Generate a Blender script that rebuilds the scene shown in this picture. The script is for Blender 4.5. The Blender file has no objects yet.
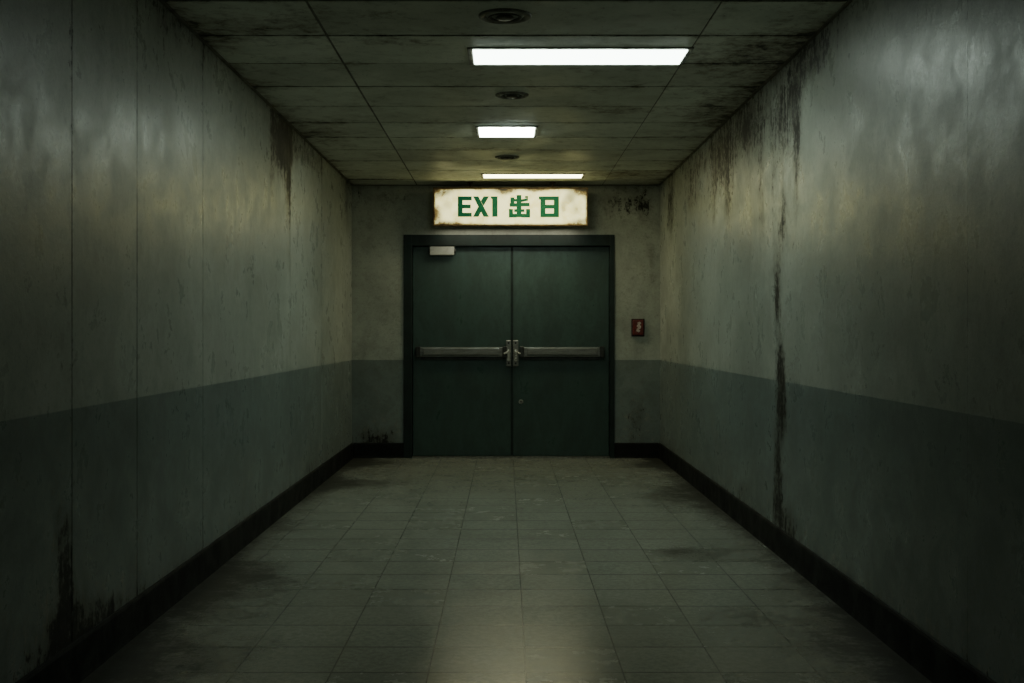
import bpy, bmesh, math, random
from mathutils import Vector, Matrix
C = bpy.context.scene.collection
CAMZ=1.205; YB=11.57; HW=1.485; HC=2.632; F=1200.0; Y0=-3.0
VX,VY=506.0,333.0
BANDZ=0.945
# ------------------------------------------------------------------ node helpers
class NM:
    def __init__(s,name):
        s.m=bpy.data.materials.new(name); s.m.use_nodes=True
        s.t=s.m.node_tree; s.n=s.t.nodes; s.l=s.t.links
        s.b=s.n['Principled BSDF']; s.pos=s.n.new('ShaderNodeNewGeometry').outputs['Position']
        sp=s.n.new('ShaderNodeSeparateXYZ'); s.l.new(s.pos,sp.inputs[0]); s.x,s.y,s.z=sp.outputs
    def put(s,sock,v):
        if isinstance(v,bpy.types.NodeSocket): s.l.new(v,sock)
        elif isinstance(v,(tuple,list)) and sock.type=='RGBA': sock.default_value=(*v[:3],1)
        else: sock.default_value=v
    def math(s,op,a,b=None,c=None,clamp=False):
        n=s.n.new('ShaderNodeMath'); n.operation=op; n.use_clamp=clamp
        s.put(n.inputs[0],a)
        if b is not None: s.put(n.inputs[1],b)
        if c is not None: s.put(n.inputs[2],c)
        return n.outputs[0]
    def scale(s,v):
        n=s.n.new('ShaderNodeMapping'); s.l.new(s.pos,n.inputs[0]); n.inputs['Scale'].default_value=v
        return n.outputs[0]
    def noise(s,sc=1.0,vec=None,detail=6,rough=.6,dist=0.0):
        n=s.n.new('ShaderNodeTexNoise'); s.l.new(vec if vec else s.pos,n.inputs['Vector'])
        n.inputs['Scale'].default_value=sc; n.inputs['Detail'].default_value=detail
        n.inputs['Roughness'].default_value=rough; n.inputs['Distortion'].default_value=dist
        return n.outputs[0]
    def ss(s,v,a,b,o0=0.0,o1=1.0):
        n=s.n.new('ShaderNodeMapRange'); n.interpolation_type='SMOOTHSTEP'
        s.put(n.inputs[0],v)
        for i,k in enumerate((a,b,o0,o1)): n.inputs[i+1].default_value=k
        return n.outputs[0]
    def mix(s,f,a,b,mode='MIX'):
        n=s.n.new('ShaderNodeMix'); n.data_type='RGBA'; n.blend_type=mode
        s.put(n.inputs[0],f); s.put(n.inputs[6],a); s.put(n.inputs[7],b)
        return n.outputs[2]
    def dens(s,g,parts,amp):
        t=None
        for n,w in parts:
            q=s.math('MULTIPLY',n,w); t=q if t is None else s.math('ADD',t,q)
        return s.math('ADD',g,s.math('MULTIPLY',s.math('SUBTRACT',t,.5),amp))
    def attr(s,name='grime'):
        n=s.n.new('ShaderNodeAttribute'); n.attribute_name=name; return n.outputs['Fac']
    def bump(s,h,strength=.3,dist=.01,prev=None):
        n=s.n.new('ShaderNodeBump'); n.inputs['Strength'].default_value=strength; n.inputs['Distance'].default_value=dist
        s.l.new(h,n.inputs['Height'])
        if prev: s.l.new(prev,n.inputs['Normal'])
        return n.outputs[0]
    def out(s,col=None,rough=None,metal=None,normal=None,spec=None,emis=None,estr=None):
        for k,v in (('Base Color',col),('Roughness',rough),('Metallic',metal),('Normal',normal),('Specular IOR Level',spec),('Emission Color',emis),('Emission Strength',estr)):
            if v is not None: s.put(s.b.inputs[k],v)
        return s.m

def wall_mat(name):
    s=NM(name); g=s.attr()
    streak=s.noise(1,s.scale((5,5,1.6)),8,.70,.6)
    drip=s.noise(1,s.scale((24,24,3.2)),9,.78,.8)
    blot=s.noise(1.7,None,9,.65,.3)
    mid=s.noise(5,None,9,.72,.3)
    fine=s.noise(22,None,9,.76)
    fine2=s.noise(80,None,5,.7)
    up=s.mix(s.ss(blot,.36,.66),(.42,.442,.385),(.31,.33,.285))
    up=s.mix(s.math('MULTIPLY',s.ss(mid,.45,.68),.45),up,(.22,.232,.197))
    lo=s.mix(s.ss(blot,.36,.66),(.200,.238,.220),(.152,.182,.169))
    lo=s.mix(s.math('MULTIPLY',s.ss(mid,.42,.66),.5),lo,(.108,.127,.114))
    peel=s.math('MULTIPLY',s.ss(g,-.2,.25),s.ss(fine,.54,.60))
    lo=s.mix(peel,lo,(.30,.30,.25))
    zz=s.math('ADD',s.z,s.math('MULTIPLY',s.math('SUBTRACT',fine,.5),.006))
    band=s.ss(zz,BANDZ-.002,BANDZ+.002)
    col=s.mix(band,lo,up)
    col=s.mix(s.math('MULTIPLY',s.ss(fine2,.48,.76),.35),col,(.09,.095,.08))
    col=s.mix(s.math('MULTIPLY',s.ss(fine,.50,.68),.35),col,(.10,.10,.08))
    col=s.mix(s.math('MULTIPLY',s.ss(streak,.5,.72),.22),col,(.12,.12,.095))
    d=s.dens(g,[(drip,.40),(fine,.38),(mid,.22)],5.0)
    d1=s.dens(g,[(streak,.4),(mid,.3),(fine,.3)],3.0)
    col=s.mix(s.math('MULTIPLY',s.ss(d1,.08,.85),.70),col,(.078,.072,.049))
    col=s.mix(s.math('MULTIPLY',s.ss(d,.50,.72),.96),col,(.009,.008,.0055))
    nb=s.bump(blot,.07,.02); nb=s.bump(mid,.10,.006,nb); nb=s.bump(fine,.36,.003,nb); nb=s.bump(fine2,.42,.0015,nb)
    r=s.math('ADD',s.math('MULTIPLY',s.ss(mid,.38,.60),.14),.26)
    r=s.math('ADD',r,s.math('MULTIPLY',s.ss(d,.5,.9),.25))
    return s.out(col,r,0.0,nb,.34)
def floor_mat():
    s=NM('worn_vinyl_tile'); g=s.attr(); T=.345
    u=s.math('DIVIDE',s.math('SUBTRACT',s.x,.07),T); v=s.math('DIVIDE',s.math('SUBTRACT',s.y,.12),T)
    def edge(q):
        f=s.math('FRACT',q); return s.math('MINIMUM',f,s.math('SUBTRACT',1.0,f))
    line=s.math('MAXIMUM',s.ss(edge(u),.004,.012,1.0,0.0),s.ss(edge(v),.010,.026,1.0,0.0))
    cb=s.n.new('ShaderNodeCombineXYZ'); s.l.new(s.math('FLOOR',u),cb.inputs[0]); s.l.new(s.math('FLOOR',v),cb.inputs[1])
    wn=s.n.new('ShaderNodeTexWhiteNoise'); wn.noise_dimensions='3D'; s.l.new(cb.outputs[0],wn.inputs['Vector']); tid=wn.outputs['Value']
    a=s.noise(2.2,None,9,.65,.3); b=s.noise(34,None,7,.78,.4); c=s.noise(7,None,8,.72); e=s.noise(130,None,4,.7)
    line=s.math('MULTIPLY',line,s.ss(c,.35,.6,.55,.80))
    col=s.mix(s.ss(b,.42,.58),(.33,.343,.283),(.235,.244,.20))
    col=s.mix(s.math('MULTIPLY',s.ss(e,.45,.65),.35),col,(.14,.145,.12))
    col=s.mix(s.math('MULTIPLY',s.ss(a,.40,.64),.30),col,(.14,.143,.112))
    col=s.mix(s.math('MULTIPLY',tid,.40),col,(.14,.15,.122))
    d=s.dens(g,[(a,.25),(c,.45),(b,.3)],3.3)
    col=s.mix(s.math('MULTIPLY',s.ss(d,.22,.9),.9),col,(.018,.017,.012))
    col=s.mix(line,col,(.030,.030,.024))
    nb=s.bump(c,.04,.004); nb=s.bump(b,.16,.0013,nb)
    r=s.math('ADD',s.math('MULTIPLY',s.ss(c,.38,.60),.06),s.math('ADD',.17,s.math('MULTIPLY',tid,.06)))
    r=s.math('ADD',r,s.math('MULTIPLY',s.ss(d,.3,.85),.2))
    return s.out(col,r,0.0,nb,.32)
def ceil_mat():
    s=NM('stained_ceiling_panel'); g=s.attr(); t=s.attr('tone')
    a=s.noise(1.9,None,8,.65,.3); b=s.noise(12,None,8,.72,.3); c=s.noise(90,None,3,.6); e=s.noise(45,None,6,.75)
    col=s.mix(s.ss(a,.36,.66),(.72,.74,.64),(.54,.56,.48))
    col=s.mix(s.math('MULTIPLY',t,.45),col,(.39,.39,.32))
    col=s.mix(s.math('MULTIPLY',s.ss(b,.46,.68),.35),col,(.28,.27,.21))
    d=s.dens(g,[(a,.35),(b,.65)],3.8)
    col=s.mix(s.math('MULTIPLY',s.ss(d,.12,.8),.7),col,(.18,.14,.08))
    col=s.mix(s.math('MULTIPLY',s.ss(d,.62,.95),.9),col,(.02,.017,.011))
    col=s.mix(s.math('MULTIPLY',s.ss(e,.60,.68),.7),col,(.05,.04,.025))
    nb=s.bump(b,.25,.004); nb=s.bump(c,.2,.002,nb)
    return s.out(col,s.ss(a,.3,.7,.4,.7),0.0,nb,.4)
def paint(name,c1,c2,rough=.4,metal=0.0,sc=6,dirt=(.012,.011,.009),da=.4,stretch=(1,1,1),spec=.5,bs=.2):
    s=NM(name); a=s.noise(sc,s.scale(stretch),8,.65,.3); b=s.noise(sc*7,None,6,.7)
    col=s.mix(s.ss(a,.35,.68),c1,c2)
    col=s.mix(s.math('MULTIPLY',s.ss(b,.52,.75),da),col,dirt)
    return s.out(col,s.ss(a,.3,.7,rough-.08,rough+.15),metal,s.bump(b,bs,.002),spec)
def door_mat():
    s=NM('dark_green_door_paint'); a=s.noise(3,s.scale((2,1,.8)),9,.7,.4); b=s.noise(26,None,8,.75); c=s.noise(1,s.scale((4,4,38)),7,.8,1.0)
    col=s.mix(s.ss(a,.35,.65),(.045,.080,.069),(.028,.051,.044))
    col=s.mix(s.math('MULTIPLY',s.ss(b,.5,.7),.55),col,(.013,.022,.019))
    col=s.mix(s.math('MULTIPLY',s.ss(b,.30,.40,1,0),.5),col,(.085,.115,.10))
    col=s.mix(s.math('MULTIPLY',s.ss(c,.66,.70),.3),col,(.10,.125,.11))
    return s.out(col,s.ss(a,.3,.7,.26,.48),0,s.bump(b,.15,.002),.5)
M={}
M['wall']=wall_mat('grimy_two_tone_wall_paint'); M['floor']=floor_mat(); M['ceil']=ceil_mat(); M['door']=door_mat()
M['void']=paint('dark_backing',(.01,.01,.009),(.006,.006,.005),.8)
M['grid']=paint('rusty_ceiling_grid',(.15,.145,.115),(.08,.068,.045),.55,.1)
M['base']=paint('black_rubber_baseboard',(.015,.016,.014),(.007,.007,.006),.6,da=.5,dirt=(.035,.034,.027),spec=.15)
M['frame']=paint('dark_green_frame_paint',(.016,.028,.025),(.009,.015,.013),.42,0,5,spec=.3)
M['steel']=paint('worn_steel',(.27,.275,.255),(.16,.162,.148),.38,.7,9,(.05,.045,.035),.5,(.6,1,4))
M['steeldark']=paint('dark_steel',(.055,.058,.054),(.028,.03,.027),.4,.6,12)
M['steelbright']=paint('bright_latch_metal',(.62,.62,.57),(.38,.38,.34),.3,.7,14,(.05,.04,.03),.4)
M['closer']=paint('pale_enamel',(.40,.41,.37),(.30,.31,.28),.4,.0,20,(.10,.09,.07),.4)
M['vent']=paint('dull_vent_metal',(.22,.215,.175),(.12,.108,.08),.5,.1,20)
M['ventdark']=paint('dark_vent_metal',(.12,.115,.09),(.06,.052,.038),.5,.1,20)
M['lampframe']=paint('dull_lamp_frame',(.16,.16,.135),(.08,.074,.058),.45,.1,12)
M['rust']=paint('rusted_sign_frame',(.20,.13,.055),(.06,.036,.016),.6,.1,16,(.016,.010,.006),.6)
M['red']=paint('dull_red_enamel',(.15,.020,.017),(.08,.013,.011),.35,0,30)
M['reddark']=paint('dark_red_backplate',(.04,.014,.012),(.025,.010,.009),.5,0,30)
M['pale']=paint('worn_pale_print',(.55,.47,.43),(.40,.31,.28),.5,0,60)
M['thresh']=paint('scuffed_threshold_metal',(.22,.22,.19),(.08,.08,.07),.4,.6,14,stretch=(3,1,1))
def glow(name,col,strength):
    s=NM(name); n=s.noise(18,None,4,.6)
    return s.out((.8,.8,.78),.4,0,None,.3,s.mix(s.ss(n,.5,.8,0,.12),col,(.8,.82,.6)),strength)
M['lamp1']=glow('lit_diffuser_near',(.84,1.0,.88),12.0)
M['lamp2']=glow('lit_diffuser_middle',(.84,1.0,.86),36.0)
M['lamp3']=glow('lit_diffuser_far',(1.0,.95,.55),12.0)
def sign_face():
    s=NM('lit_sign_face'); g=s.attr()
    a=s.noise(9,None,8,.68,.4); b=s.noise(45,None,6,.7)
    d=s.dens(g,[(a,.6),(b,.4)],3.8)
    col=s.mix(s.ss(a,.4,.66),(.98,.92,.42),(.80,.72,.27))
    col=s.mix(s.ss(d,.05,.6),col,(.30,.20,.055)); col=s.mix(s.ss(d,.5,.85),col,(.03,.018,.007))
    return s.out(s.mix(.6,col,(.1,.1,.08)),.45,0,s.bump(b,.2,.002),.4,col,s.ss(g,-.30,.30,2.0,.6))
M['signface']=sign_face()
def letter():
    s=NM('green_sign_lettering'); b=s.noise(60,None,6,.7)
    c=s.mix(s.ss(b,.52,.75),(.005,.10,.042),(.04,.17,.07))
    return s.out(c,.6,0,None,.2,c,.42)
M['letter']=letter()
# ------------------------------------------------------------------ mesh helpers
def tag(o,label=None,cat=None,group=None,kind=None):
    for k,v in (('label',label),('category',cat),('group',group),('kind',kind)):
        if v: o[k]=v
    return o
def empty(name,loc=(0,0,0)):
    o=bpy.data.objects.new(name,None); o.empty_display_size=.1; C.objects.link(o); o.location=loc; return o
def world_loc(p):
    v=Vector(p.location)
    while p.parent: p=p.parent; v+=Vector(p.location)
    return v
def link(name,me,mat,parent=None):
    o=bpy.data.objects.new(name,me)
    for m in (mat if isinstance(mat,list) else [mat]): me.materials.append(m)
    C.objects.link(o)
    if parent:
        o.parent=parent; me.transform(Matrix.Translation(-world_loc(parent)))
    return o
def obj(name,bm,mat,parent=None,smooth=False):
    bmesh.ops.recalc_face_normals(bm,faces=bm.faces[:])
    me=bpy.data.meshes.new(name); bm.to_mesh(me); bm.free()
    if smooth:
        for p in me.polygons: p.use_smooth=True
    return link(name,me,mat,parent)
def box(bm,x0,x1,y0,y1,z0,z1,bev=0,seg=2):
    r=bmesh.ops.create_cube(bm,size=1)
    for v in r['verts']:
        v.co=Vector(((x0+x1)/2+v.co.x*(x1-x0),(y0+y1)/2+v.co.y*(y1-y0),(z0+z1)/2+v.co.z*(z1-z0)))
    if bev:
        es=list({e for v in r['verts'] for e in v.link_edges})
        bmesh.ops.bevel(bm,geom=es,offset=bev,segments=seg,affect='EDGES',profile=.6)
def cyl(bm,p0,p1,r0,r1=None,seg=20):
    p0=Vector(p0);p1=Vector(p1);d=p1-p0
    m=Matrix.Translation((p0+p1)/2)@d.to_track_quat('Z','Y').to_matrix().to_4x4()
    bmesh.ops.create_cone(bm,cap_ends=True,segments=seg,radius1=r0,radius2=r0 if r1 is None else r1,depth=d.length,matrix=m)
def lathe(bm,cx,cy,prof,seg=40):
    rings=[]
    for r,z in prof:
        if r<1e-5: rings.append([bm.verts.new((cx,cy,z))])
        else: rings.append([bm.verts.new((cx+r*math.cos(2*math.pi*i/seg),cy+r*math.sin(2*math.pi*i/seg),z)) for i in range(seg)])
    for a,b in zip(rings,rings[1:]):
        for i in range(seg):
            j=(i+1)%seg
            if len(a)==1: bm.faces.new((a[0],b[i],b[j]))
            elif len(b)==1: bm.faces.new((a[i],a[j],b[0]))
            else: bm.faces.new((a[i],a[j],b[j],b[i]))
class PM:   # patch mesh with grime / tone attributes and two material slots
    def __init__(s): s.v=[];s.f=[];s.g=[];s.t=[];s.mi=[]
    def patch(s,O,U,V,N,step,gf,tone=0.0,lip=.014):
        O,U,V,N=map(Vector,(O,U,V,N)); nu=max(1,round(U.length/step)); nv=max(1,round(V.length/step))
        b=len(s.v)
        for j in range(nv+1):
            for i in range(nu+1):
                p=O+U*(i/nu)+V*(j/nv); s.v.append(p); s.g.append(gf(p)); s.t.append(tone)
        ix=lambda i,j:b+j*(nu+1)+i
        for j in range(nv):
            for i in range(nu):
                s.f.append((ix(i,j),ix(i+1,j),ix(i+1,j+1),ix(i,j+1))); s.mi.append(0)
        if lip:
            c=len(s.v); cs=[ix(0,0),ix(nu,0),ix(nu,nv),ix(0,nv)]
            for k in cs: s.v.append(s.v[k]+N*lip); s.g.append(.9); s.t.append(1.0)
            for k in range(4):
                l=(k+1)%4; s.f.append((cs[k],c+k,c+l,cs[l])); s.mi.append(0)
    def quad(s,pts,mi=1):
        c=len(s.v)
        for p in pts: s.v.append(Vector(p)); s.g.append(1.0); s.t.append(1.0)
        s.f.append(tuple(range(c,c+len(pts)))); s.mi.append(mi)
    def build(s,name,mats,parent=None):
        me=bpy.data.meshes.new(name); me.from_pydata(s.v,[],s.f)
        for nm,arr in (('grime',s.g),('tone',s.t)):
            a=me.attributes.new(nm,'FLOAT','POINT'); a.data.foreach_set('value',arr)
        for i,p in enumerate(me.polygons): p.material_index=s.mi[i]
        me.update(); return link(name,me,mats,parent)
def blobs(L,a,z):
    t=0
    for (a0,z0,ra,rz,k) in L:
        q=((a-a0)/ra)**2+((z-z0)/rz)**2
        if q<9: t+=k*math.exp(-q)
    return t
# ------------------------------------------------------------------ walls
def wall_g(L,seams,k=.30,base=-.30):
    def f(a,z):
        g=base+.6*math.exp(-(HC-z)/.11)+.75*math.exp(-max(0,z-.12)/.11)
        for sm in seams: g+=k*math.exp(-abs(a-sm)/.03)
        return g+blobs(L,a,z)
    return f
SL=[4.106,4.83,5.88,8.25,9.68]
SL_all=[-1.5,.2,1.8,3.1]+SL; SR_all=[-1.4,1.0,2.4,3.86,9.0]
GL=wall_g([(4.02,.42,.10,.26,.85),(4.2,.2,.5,.10,.5),(7.9,2.40,.30,.22,1.05),(8.2,2.15,.18,.4,.85),(7.6,2.2,.1,.4,.6),(8.8,2.5,1.0,.12,.75),(11.2,2.4,.4,.25,.6),(9.2,.3,.5,.2,.45),(5.2,2.55,.6,.1,.5),(10.6,.9,.5,.5,.3),(4.1,2.2,.06,.5,.35),(6.9,.35,.4,.2,.35),(9.6,1.9,.12,.5,.4),(3.8,1.2,.5,1.0,.25),(6.3,2.5,.5,.1,.4)],SL)
GR=wall_g([(6.44,1.78,.12,.28,.80),(6.58,1.42,.10,.28,.88),(6.48,1.05,.14,.22,.82),(6.42,.78,.12,.22,.92),(6.60,.72,.08,.3,.6),(6.55,.40,.16,.22,.85),(6.4,2.30,.34,.26,.90),(6.12,2.05,.10,.40,.80),(6.68,1.9,.07,.4,.6),(5.8,2.5,.5,.14,.75),(7.3,2.42,.55,.18,.80),(8.3,2.34,.6,.24,.88),(8.0,1.98,.20,.3,.75),(8.6,1.9,.12,.5,.6),(9.6,2.3,.55,.25,.8),(10.8,2.3,.4,.3,.8),(7.0,1.95,.13,.40,.76),(7.3,1.7,.08,.4,.55),(8.4,.5,.35,.2,.55),(10.6,.9,.5,.6,.40),(10.9,1.6,.25,.6,.45),(4.6,2.52,.5,.08,.4),(6.4,.22,.4,.10,.5),(9.2,1.7,.12,.5,.5),(8.9,2.5,1.5,.1,.35),(7.6,.25,.5,.12,.35)],[3.86],.15)
def side_wall(name,sx,seams,G,label,gap):
    pm=PM(); ys=[Y0]+seams+[YB]
    for a,b in zip(ys,ys[1:]):
        pm.patch((sx*HW,a+gap,0),(0,b-a-2*gap,0),(0,0,HC),(sx,0,0),.04,lambda p:G(p.y,p.z))
    pm.quad([(sx*(HW+.014),Y0,0),(sx*(HW+.014),YB,0),(sx*(HW+.014),YB,HC),(sx*(HW+.014),Y0,HC)])
    tag(pm.build(name,[M['wall'],M['void']]),label,'wall',kind='structure')
side_wall('wall_left',-1,SL_all,GL,'long left corridor wall, pale above and teal grey below with vertical panel seams',.0032)
side_wall('wall_right',1,SR_all,GR,'long right corridor wall with dark mould streaks over two-tone paint',.0008)
OX0,OX1,OZ=-.985,1.043,2.15
GBf=wall_g([(1.22,2.44,.24,.16,.85),(1.40,2.0,.08,.5,.55),(-1.40,2.1,.08,.5,.45),(1.25,.35,.14,.22,.65),(-1.25,.22,.24,.12,.65),(-1.1,2.5,.35,.1,.5),(1.1,1.2,.05,.4,.45),(-1.05,1.6,.05,.5,.4),(.9,2.35,.2,.12,.5),(1.25,1.9,.12,.35,.4),(-1.2,1.0,.2,.1,.4),(-1.2,.6,.2,.3,.4),(1.25,.65,.2,.3,.4)],[],.3,-.42)
GB=lambda p:GBf(p.x,p.z)
pm=PM()
pm.patch((-HW,YB,0),(OX0+HW,0,0),(0,0,HC),(0,1,0),.04,GB,lip=0)
pm.patch((OX1,YB,0),(HW-OX1,0,0),(0,0,HC),(0,1,0),.04,GB,lip=0)
pm.patch((OX0,YB,OZ),(OX1-OX0,0,0),(0,0,HC-OZ),(0,1,0),.04,GB,lip=0)
for q in ([(OX0,YB,0),(OX0,YB+.2,0),(OX0,YB+.2,OZ),(OX0,YB,OZ)],[(OX1,YB,0),(OX1,YB+.2,0),(OX1,YB+.2,OZ),(OX1,YB,OZ)],[(OX0,YB,OZ),(OX1,YB,OZ),(OX1,YB+.2,OZ),(OX0,YB+.2,OZ)]): pm.quad(q,0)
tag(pm.build('wall_back',[M['wall'],M['void']]),'end wall around the green double doors','wall',kind='structure')
pm=PM(); GF=wall_g([],[])
pm.patch((-HW,Y0,0),(2*HW,0,0),(0,0,HC),(0,-1,0),.1,lambda p:GF(p.x,p.z))
tag(pm.build('wall_front',[M['wall'],M['void']]),'plain wall closing the corridor behind the viewer','wall',kind='structure')
FB=[(.95,6.6,.28,.30,.75),(-1.1,9.6,.5,.5,.7),(-1.2,5.8,.35,.6,.7),(1.2,8.8,.3,.9,.6),(-.75,7.2,.12,.4,.4),(.3,10.9,.8,.25,.35),(-1.3,11.1,.4,.4,.7),(1.3,11.0,.3,.4,.6),(.95,5.1,.3,.3,.45),(-1.3,4.3,.4,.6,.6),(1.3,4.5,.3,.7,.5),(-.9,4.6,.2,.3,.35)]
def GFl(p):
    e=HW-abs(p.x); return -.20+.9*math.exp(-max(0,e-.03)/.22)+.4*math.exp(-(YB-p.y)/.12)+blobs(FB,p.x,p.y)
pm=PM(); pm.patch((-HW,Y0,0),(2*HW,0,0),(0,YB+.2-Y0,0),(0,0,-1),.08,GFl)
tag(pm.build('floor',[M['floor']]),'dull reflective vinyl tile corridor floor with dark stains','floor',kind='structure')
# ceiling : lay-in panels with gaps over a dark void
random.seed(4)
pm=PM(); xs=[-HW,-.86,.93,HW]; ys=[Y0]+[5.76+.6*k for k in range(-14,10)]+[YB]
ys=[y for y in ys if y>=Y0]
hx=[0,.0065,.0035,0]
CB=[(1.25,6.2,.3,.5,.7),(1.3,7.6,.2,.6,.6),(-1.3,8.5,.2,.8,.5),(1.1,10.9,.4,.5,.5),(-.2,9.3,.3,.15,.45),(.75,7.7,.25,.14,.8),(-.5,5.9,.3,.08,.5),(-1.2,5.6,.3,.4,.5),(-.6,5.35,.2,.1,.4),(.3,7.0,.5,.08,.35),(.3,6.5,.5,.1,.3),(0,8.85,.3,.1,.3)]
for i in range(3):
    for j in range(len(ys)-1):
        a,b=xs[i]+hx[i],xs[i+1]-hx[i+1]; c,d=ys[j]+.009,ys[j+1]-.009
        if d-c<.05: continue
        dz=random.uniform(0,.003); t=random.random()
        def g(p):
            e=min(abs(p.x-xs[i]) ,abs(p.x-xs[i+1])); f=min(abs(p.y-ys[j]),abs(p.y-ys[j+1]))
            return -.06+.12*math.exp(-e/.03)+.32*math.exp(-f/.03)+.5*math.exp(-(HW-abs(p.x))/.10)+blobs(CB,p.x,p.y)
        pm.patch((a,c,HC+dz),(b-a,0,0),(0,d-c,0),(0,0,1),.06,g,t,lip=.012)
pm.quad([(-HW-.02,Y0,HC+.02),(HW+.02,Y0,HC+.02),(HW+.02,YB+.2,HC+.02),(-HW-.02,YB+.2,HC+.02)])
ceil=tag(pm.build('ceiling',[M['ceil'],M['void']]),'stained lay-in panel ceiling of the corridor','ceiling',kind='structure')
bm=bmesh.new()
for x in xs[1:3]: box(bm,x-.010,x+.010,Y0,YB,HC+.0045,HC+.010)
for y in ys[1:-1]: box(bm,-HW,HW,y-.007,y+.007,HC+.0048,HC+.0102)
obj('ceiling_grid',bm,M['grid'],ceil)
bm=bmesh.new()
for sx in (-1,1): box(bm,min(sx*HW,sx*(HW-.018)),max(sx*HW,sx*(HW-.018)),Y0,YB,HC-.006,HC+.0)
box(bm,-HW+.018,HW-.018,YB-.018,YB,HC-.006,HC)
tag(obj('trim_1',bm,M['grid']),'thin dark metal angle where ceiling meets the walls','trim',kind='structure')
def base(name,segs,label):
    bm=bmesh.new()
    for (p,q,n) in segs:
        p=Vector(p);q=Vector(q);n=Vector(n)
        prof=[(0,0),(.016,0),(.015,.006),(.013,.014),(.012,.030),(.012,.135),(.008,.145),(0,.147)]
        A=[bm.verts.new(p+n*a+Vector((0,0,b))) for a,b in prof]; B=[bm.verts.new(q+n*a+Vector((0,0,b))) for a,b in prof]
        for i in range(len(prof)-1): bm.faces.new((A[i],A[i+1],B[i+1],B[i]))
        bm.faces.new(A); bm.faces.new(B[::-1])
    tag(obj(name,bm,M['base']),label,'baseboard',kind='structure')
base('baseboard_left',[((-HW,Y0,0),(-HW,YB,0),(1,0,0))],'black rubber baseboard along the left wall')
base('baseboard_right',[((HW,Y0,0),(HW,YB,0),(-1,0,0))],'black rubber baseboard along the right wall')
base('baseboard_back',[((-HW+.016,YB,0),(OX0-.002,YB,0),(0,-1,0)),((OX1+.002,YB,0),(HW-.016,YB,0),(0,-1,0))],'black baseboard pieces either side of the double doors')
# ------------------------------------------------------------------ door frame
IX0,IX1,IZ=-.905,1.000,2.045
bm=bmesh.new()
for (a,b) in ((OX0-.002,IX0),(IX1,OX1+.002)): box(bm,a,b,YB-.016,YB+.17,0,OZ+.002,.004)
box(bm,IX0,IX1,YB-.016,YB+.17,IZ,OZ+.002,.004)
box(bm,IX0,IX0+.018,YB+.10,YB+.16,0,IZ,.003); box(bm,IX1-.018,IX1,YB+.10,YB+.16,0,IZ,.003); box(bm,IX0,IX1,YB+.10,YB+.16,IZ-.018,IZ,.003)
tag(obj('trim_2',bm,M['frame']),'dark green steel frame around the double doors','door frame',kind='structure')
bm=bmesh.new(); box(bm,IX0,IX1,YB-.02,YB+.14,0,.012,.004)
tag(obj('trim_3',bm,M['thresh']),'scuffed metal threshold under the double doors','threshold',kind='structure')
YD=YB+.045
CXD=.058
def leaf(name,x0,x1,hx,label,meet):
    r=tag(empty(name,((x0+x1)/2,YD,0)),label,'door',kind='structure')
    bm=bmesh.new(); box(bm,x0,x1,YD,YD+.045,.016,IZ-.004,.003)
    obj('door_panel',bm,M['door'],r)
    s=-1 if meet>x0+.1 else 1
    bx0,bx1=(-.848,-.012) if s<0 else (.152,.925)
    bm=bmesh.new(); box(bm,bx0,bx1,YD-.045,YD,.975,1.068,.006)
    bar=obj('push_bar',bm,M['steel'],r)
    bm=bmesh.new(); box(bm,bx0+.05,bx1-.05,YD-.072,YD-.040,.995,1.058,.006,2); obj('touch_rail',bm,M['steel'],bar)
    for e in (bx0,bx1):
        bm=bmesh.new(); box(bm,e-.022,e+.022,YD-.066,YD,.968,1.075,.008,3); obj('end_cap',bm,M['steeldark'],bar)
    bm=bmesh.new(); box(bm,bx0+.02,bx1-.02,YD-.02,YD,.945,.974,.004); obj('mounting_plate',bm,M['steeldark'],bar)
    lx0,lx1=(meet-.058,meet-.008) if s<0 else (meet+.008,meet+.062)
    bm=bmesh.new(); box(bm,lx0,lx1,YD-.05,YD,.885,1.135,.008,3)
    lc=obj('latch_case',bm,M['steel'],r)
    for z in (1.108,.912):
        bm=bmesh.new(); cyl(bm,((lx0+lx1)/2,YD-.056,z),((lx0+lx1)/2,YD-.045,z),.009); obj('screw',bm,M['steeldark'],lc)
    bm=bmesh.new(); c=(lx0+lx1)/2
    cyl(bm,(c,YD-.085,1.03),(c,YD-.045,1.03),.016); cyl(bm,(c-s*.012,YD-.082,1.03),(c+s*.045,YD-.082,1.005),.011,.009)
    cyl(bm,(c,YD-.085,.95),(c,YD-.045,.95),.014); box(bm,c-.010,c+.010,YD-.092,YD-.078,.935,1.045,.005)
    obj('latch_lever',bm,M['steelbright'],lc)
    return r
d1=leaf('door_1',IX0+.004,CXD-.003,0,'left leaf of the dark green double doors, with a pale door closer on top',CXD)
d2=leaf('door_2',CXD+.003,IX1-.004,0,'right leaf of the dark green double doors, with a small round lock',CXD)
bm=bmesh.new(); box(bm,CXD-.012,CXD+.012,YD-.006,YD-.0005,.02,.88,.002); box(bm,CXD-.012,CXD+.012,YD-.006,YD-.0005,1.14,IZ-.006,.002)
obj('astragal_strip',bm,M['frame'],d2)
bm=bmesh.new(); cyl(bm,(.145,YD-.012,.54),(.145,YD,.54),.021,.023,24)
lk=obj('lock_cylinder',bm,M['steelbright'],d2)
bm=bmesh.new(); cyl(bm,(.145,YD-.016,.54),(.145,YD-.011,.54),.009,.009,16); obj('keyway',bm,M['steeldark'],lk)
bm=bmesh.new(); box(bm,-.735,-.500,YD-.060,YD,1.955,2.038,.008,3)
cl=obj('door_closer',bm,M['closer'],d1)
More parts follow.
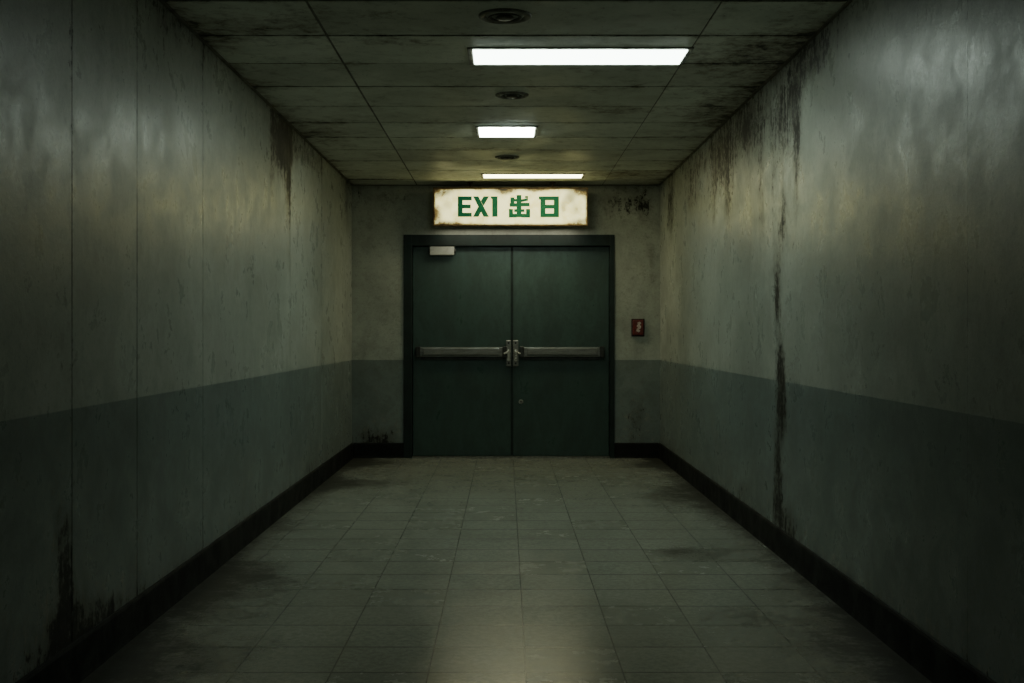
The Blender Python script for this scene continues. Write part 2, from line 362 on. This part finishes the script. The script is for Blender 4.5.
for a,b in ((-.745,-.733),(-.502,-.486)):
    bm=bmesh.new(); cyl(bm,(a,YD-.03,1.996),(b,YD-.03,1.996),.022); obj('spring_cap',bm,M['steeldark'],cl)
bm=bmesh.new(); box(bm,-.59,-.30,YD-.050,YD-.036,2.040,2.0445,.0); cyl(bm,(-.58,YD-.042,2.030),(-.58,YD-.042,2.0445),.012); obj('closer_arm',bm,M['steeldark'],cl)
# ------------------------------------------------------------------ exit sign
YS=11.30; S=F/YS
X=lambda px:(px-VX)/S
Z=lambda py:CAMZ+(VY-py)/S
sx0,sx1,sz0,sz1=X(433),X(588),Z(226),Z(187.5)
sg=tag(empty('exit_sign',((sx0+sx1)/2,YS+.06,sz0)),'rusty lit sign with green lettering hanging above the double doors','exit sign')
bm=bmesh.new(); box(bm,sx0+.004,sx1-.004,YS+.006,YS+.13,sz0+.004,sz1-.004,.006); obj('sign_housing',bm,M['rust'],sg)
bm=bmesh.new(); w=.014
box(bm,sx0,sx1,YS-.006,YS+.02,sz0,sz0+w,.003); box(bm,sx0,sx1,YS-.006,YS+.02,sz1-w,sz1,.003)
box(bm,sx0,sx0+w,YS-.006,YS+.02,sz0+w,sz1-w,.003); box(bm,sx1-w,sx1,YS-.006,YS+.02,sz0+w,sz1-w,.003)
obj('sign_border',bm,M['rust'],sg)
SB=[(X(441),Z(191),.10,.05,.8),(X(437),Z(215),.05,.08,.5),(X(583),Z(190),.09,.05,.8),(X(570),Z(198),.06,.06,.55),(X(504),Z(190),.09,.04,.95),(X(582),Z(222),.10,.035,.55),(X(447),Z(224),.12,.03,.55),(X(563),Z(207),.03,.06,.45),(X(535),Z(190),.10,.02,.5),(X(576),Z(210),.05,.06,.35),(X(447),Z(205),.05,.05,.3)]
def sgf(p):
    e=min(p.x-sx0-w,sx1-w-p.x,p.z-sz0-w,sz1-w-p.z); return -.32+.55*math.exp(-max(0,e)/.012)+blobs(SB,p.x,p.z)
pm=PM(); pm.patch((sx0+w,YS,sz0+w),(sx1-sx0-2*w,0,0),(0,0,sz1-sz0-2*w),(0,1,0),.012,sgf,lip=.005)
pm.build('sign_face',[M['signface']],sg)
def stroke(bm,pts):
    f=[bm.verts.new((X(a),YS-.004,Z(b))) for a,b in pts]; k=[bm.verts.new((X(a),YS-.0002,Z(b))) for a,b in pts]
    n=len(pts); bm.faces.new(f); bm.faces.new(k[::-1])
    for i in range(n): bm.faces.new((f[i],k[i],k[(i+1)%n],f[(i+1)%n]))
R=lambda a,b,c,d:[(a,b),(c,b),(c,d),(a,d)]
glyphs=[[R(457.8,196.4,462.6,216.8),R(462.6,196.4,471.8,200.4),R(462.6,204.6,470.8,208.4),R(462.6,212.8,471.8,216.8)],
[[(473,196.4),(478.4,196.4),(489,216.8),(483.6,216.8)],[(483.6,196.4),(489,196.4),(483.6,206),(480.9,200.9)],[(473,216.8),(478.4,216.8),(481.1,211.8),(478.4,206.4)]],
[R(492.2,196.4,497.6,216.8),[(490.8,196.4),(492.2,196.4),(492.2,199),(490.8,198.4)]],
[R(516.6,195,521.4,217.2),R(509.6,203.2,516.6,206.8),R(521.4,202.8,529.6,206.4),R(510.4,197.4,514.4,203.2),R(514.4,199,516.6,201.6),[(521.4,199.4),(528,198),(528,200.8),(521.4,202)],R(525,196,528,198),R(508.8,209,513,217.6),R(526,209,530.2,217.6),R(513,213.8,516.6,217.6),R(521.4,213.8,526,217.6),R(514.2,209.2,516.6,212),R(521.4,209.2,524.4,212)],
[R(540.4,196.4,545.4,217.2),R(553.8,196.4,559,217.2),R(545.4,196.4,553.8,200.2),R(545.4,204.8,553.8,208.6),R(545.4,213.4,553.8,217.2),R(538.8,196.4,540.4,199.6)]]
for ss in glyphs:
    bm=bmesh.new()
    for p in ss: stroke(bm,p)
    obj('lettering',bm,M['letter'],sg)
for px in (470,553):
    bm=bmesh.new(); x=X(px); box(bm,x-.05,x+.05,YS+.03,YS+.10,sz1-.004,sz1+.010,.003); cyl(bm,(x,YS+.065,sz1),(x,YS+.065,HC),.009); cyl(bm,(x,YS+.065,HC-.008),(x,YS+.065,HC+.001),.028)
    obj('hanging_bracket',bm,M['rust'],sg)
# warm area light added below the sign to brighten doors and end wall
la=bpy.data.lights.new('added_sign_fill','AREA'); la.shape='RECTANGLE'; la.size=1.3; la.size_y=.10; la.energy=4.2; la.color=(1,.95,.72)
lo=bpy.data.objects.new('added_sign_fill',la); C.objects.link(lo); lo.parent=sg; lo.location=Vector(((sx0+sx1)/2,YS+.07,sz0-.004))-world_loc(sg)
# ------------------------------------------------------------------ ceiling lights
def lamp(x0,x1,y0,y1,mat,label,fw=.022,low=.012):
    r=tag(empty('ceiling_light',((x0+x1)/2,(y0+y1)/2,HC)),label,'ceiling light','fluorescent panels along the ceiling')
    bm=bmesh.new(); zb,zt=HC-.006,HC+.004
    box(bm,x0-fw,x1+fw,y0-fw,y0,zb,zt,.002); box(bm,x0-fw,x1+fw,y1,y1+fw,zb,zt,.002)
    box(bm,x0-fw,x0,y0,y1,zb,zt,.002); box(bm,x1,x1+fw,y0,y1,zb,zt,.002)
    obj('light_frame',bm,M['lampframe'],r)
    bm=bmesh.new(); box(bm,x0+.001,x1-.001,y0+.001,y1-.001,HC-low,HC+.002,min(.004,low*.4)); obj('diffuser',bm,mat,r)
lamp(-.168,.914,6.02,6.33,M['lamp1'],'widest and nearest rectangular ceiling light, glaring white',.026,.012)
lamp(-.190,.200,8.30,8.67,M['lamp2'],'small square-ish lit ceiling panel in the middle of the row',.022,.012)
lamp(-.205,.690,10.76,11.00,M['lamp3'],'farthest ceiling light, a thin yellowish strip just before the sign',.022,.007)
# ------------------------------------------------------------------ round vents
def vent(x,y,r,label):
    t=tag(empty('ceiling_vent',(x,y,HC)),label,'ceiling vent','round vents along the ceiling')
    bm=bmesh.new(); lathe(bm,x,y,[(r,HC+.003),(r*.99,HC-.005),(r*.9,HC-.010),(r*.78,HC-.007),(r*.74,HC+.003)]); obj('flange',bm,M['vent'],t,True)
    bm=bmesh.new(); lathe(bm,x,y,[(r*.64,HC-.008),(r*.62,HC-.013),(r*.50,HC-.005),(r*.52,HC-.002),(r*.64,HC-.008)]); obj('louvre_ring',bm,M['ventdark'],t,True)
    bm=bmesh.new(); lathe(bm,x,y,[(0,HC-.018),(r*.28,HC-.016),(r*.36,HC-.010),(r*.30,HC-.003),(0,HC-.002)]); obj('centre_disc',bm,M['ventdark'],t,True)
vent(-.005,5.40,.120,'round ceiling vent nearest the viewer, in front of the widest light')
vent(.036,7.19,.10,'round ceiling vent between the wide light and the small square light')
vent(.01,9.73,.10,'round ceiling vent between the small square light and the lit sign')
# ------------------------------------------------------------------ red alarm box
ax0,ax1,az0,az1=1.208,1.334,1.172,1.342
fb=tag(empty('fire_alarm_box',((ax0+ax1)/2,YB,az0)),'small dark red alarm box on the end wall right of the double doors','alarm box')
bm=bmesh.new(); box(bm,ax0,ax1,YB-.012,YB+.003,az0,az1,.005); obj('backplate',bm,M['reddark'],fb)
bm=bmesh.new(); box(bm,ax0+.012,ax1-.012,YB-.042,YB-.010,az0+.014,az1-.012,.010,3); hs=obj('alarm_housing',bm,M['red'],fb)
bm=bmesh.new(); cxm=(ax0+ax1)/2; czm=(az0+az1)/2+.004; yf=YB-.046
pts=[(-.006,.045),(.012,.050),(.020,.036),(.010,.022),(.020,.008),(.016,-.012),(.004,-.020),(.014,-.034),(.004,-.046),(-.014,-.036),(-.012,-.016),(-.002,-.004),(-.012,.010),(-.004,.026)]
pts=[(a*1.35,b*1.05) for a,b in pts]
f=[bm.verts.new((cxm+a,yf,czm+b)) for a,b in pts]; k=[bm.verts.new((cxm+a,yf+.006,czm+b)) for a,b in pts]
bm.faces.new(f); bm.faces.new(k[::-1])
for i in range(len(pts)): bm.faces.new((f[i],k[i],k[(i+1)%len(pts)],f[(i+1)%len(pts)]))
obj('emblem',bm,M['pale'],hs)
# ------------------------------------------------------------------ world and camera
w=bpy.data.worlds.new('World'); bpy.context.scene.world=w; w.use_nodes=True
w.node_tree.nodes['Background'].inputs[0].default_value=(.01,.012,.011,1); w.node_tree.nodes['Background'].inputs[1].default_value=.2
cd=bpy.data.cameras.new('camera'); cam=bpy.data.objects.new('camera',cd); C.objects.link(cam)
cam.location=(0,0,CAMZ); cam.rotation_euler=(math.pi/2,0,0)
cd.sensor_width=36; cd.lens=36*F/1024; cd.shift_x=(512-VX)/1024; cd.shift_y=-(341.5-VY)/1024; cd.clip_start=.05
bpy.context.scene.camera=cam
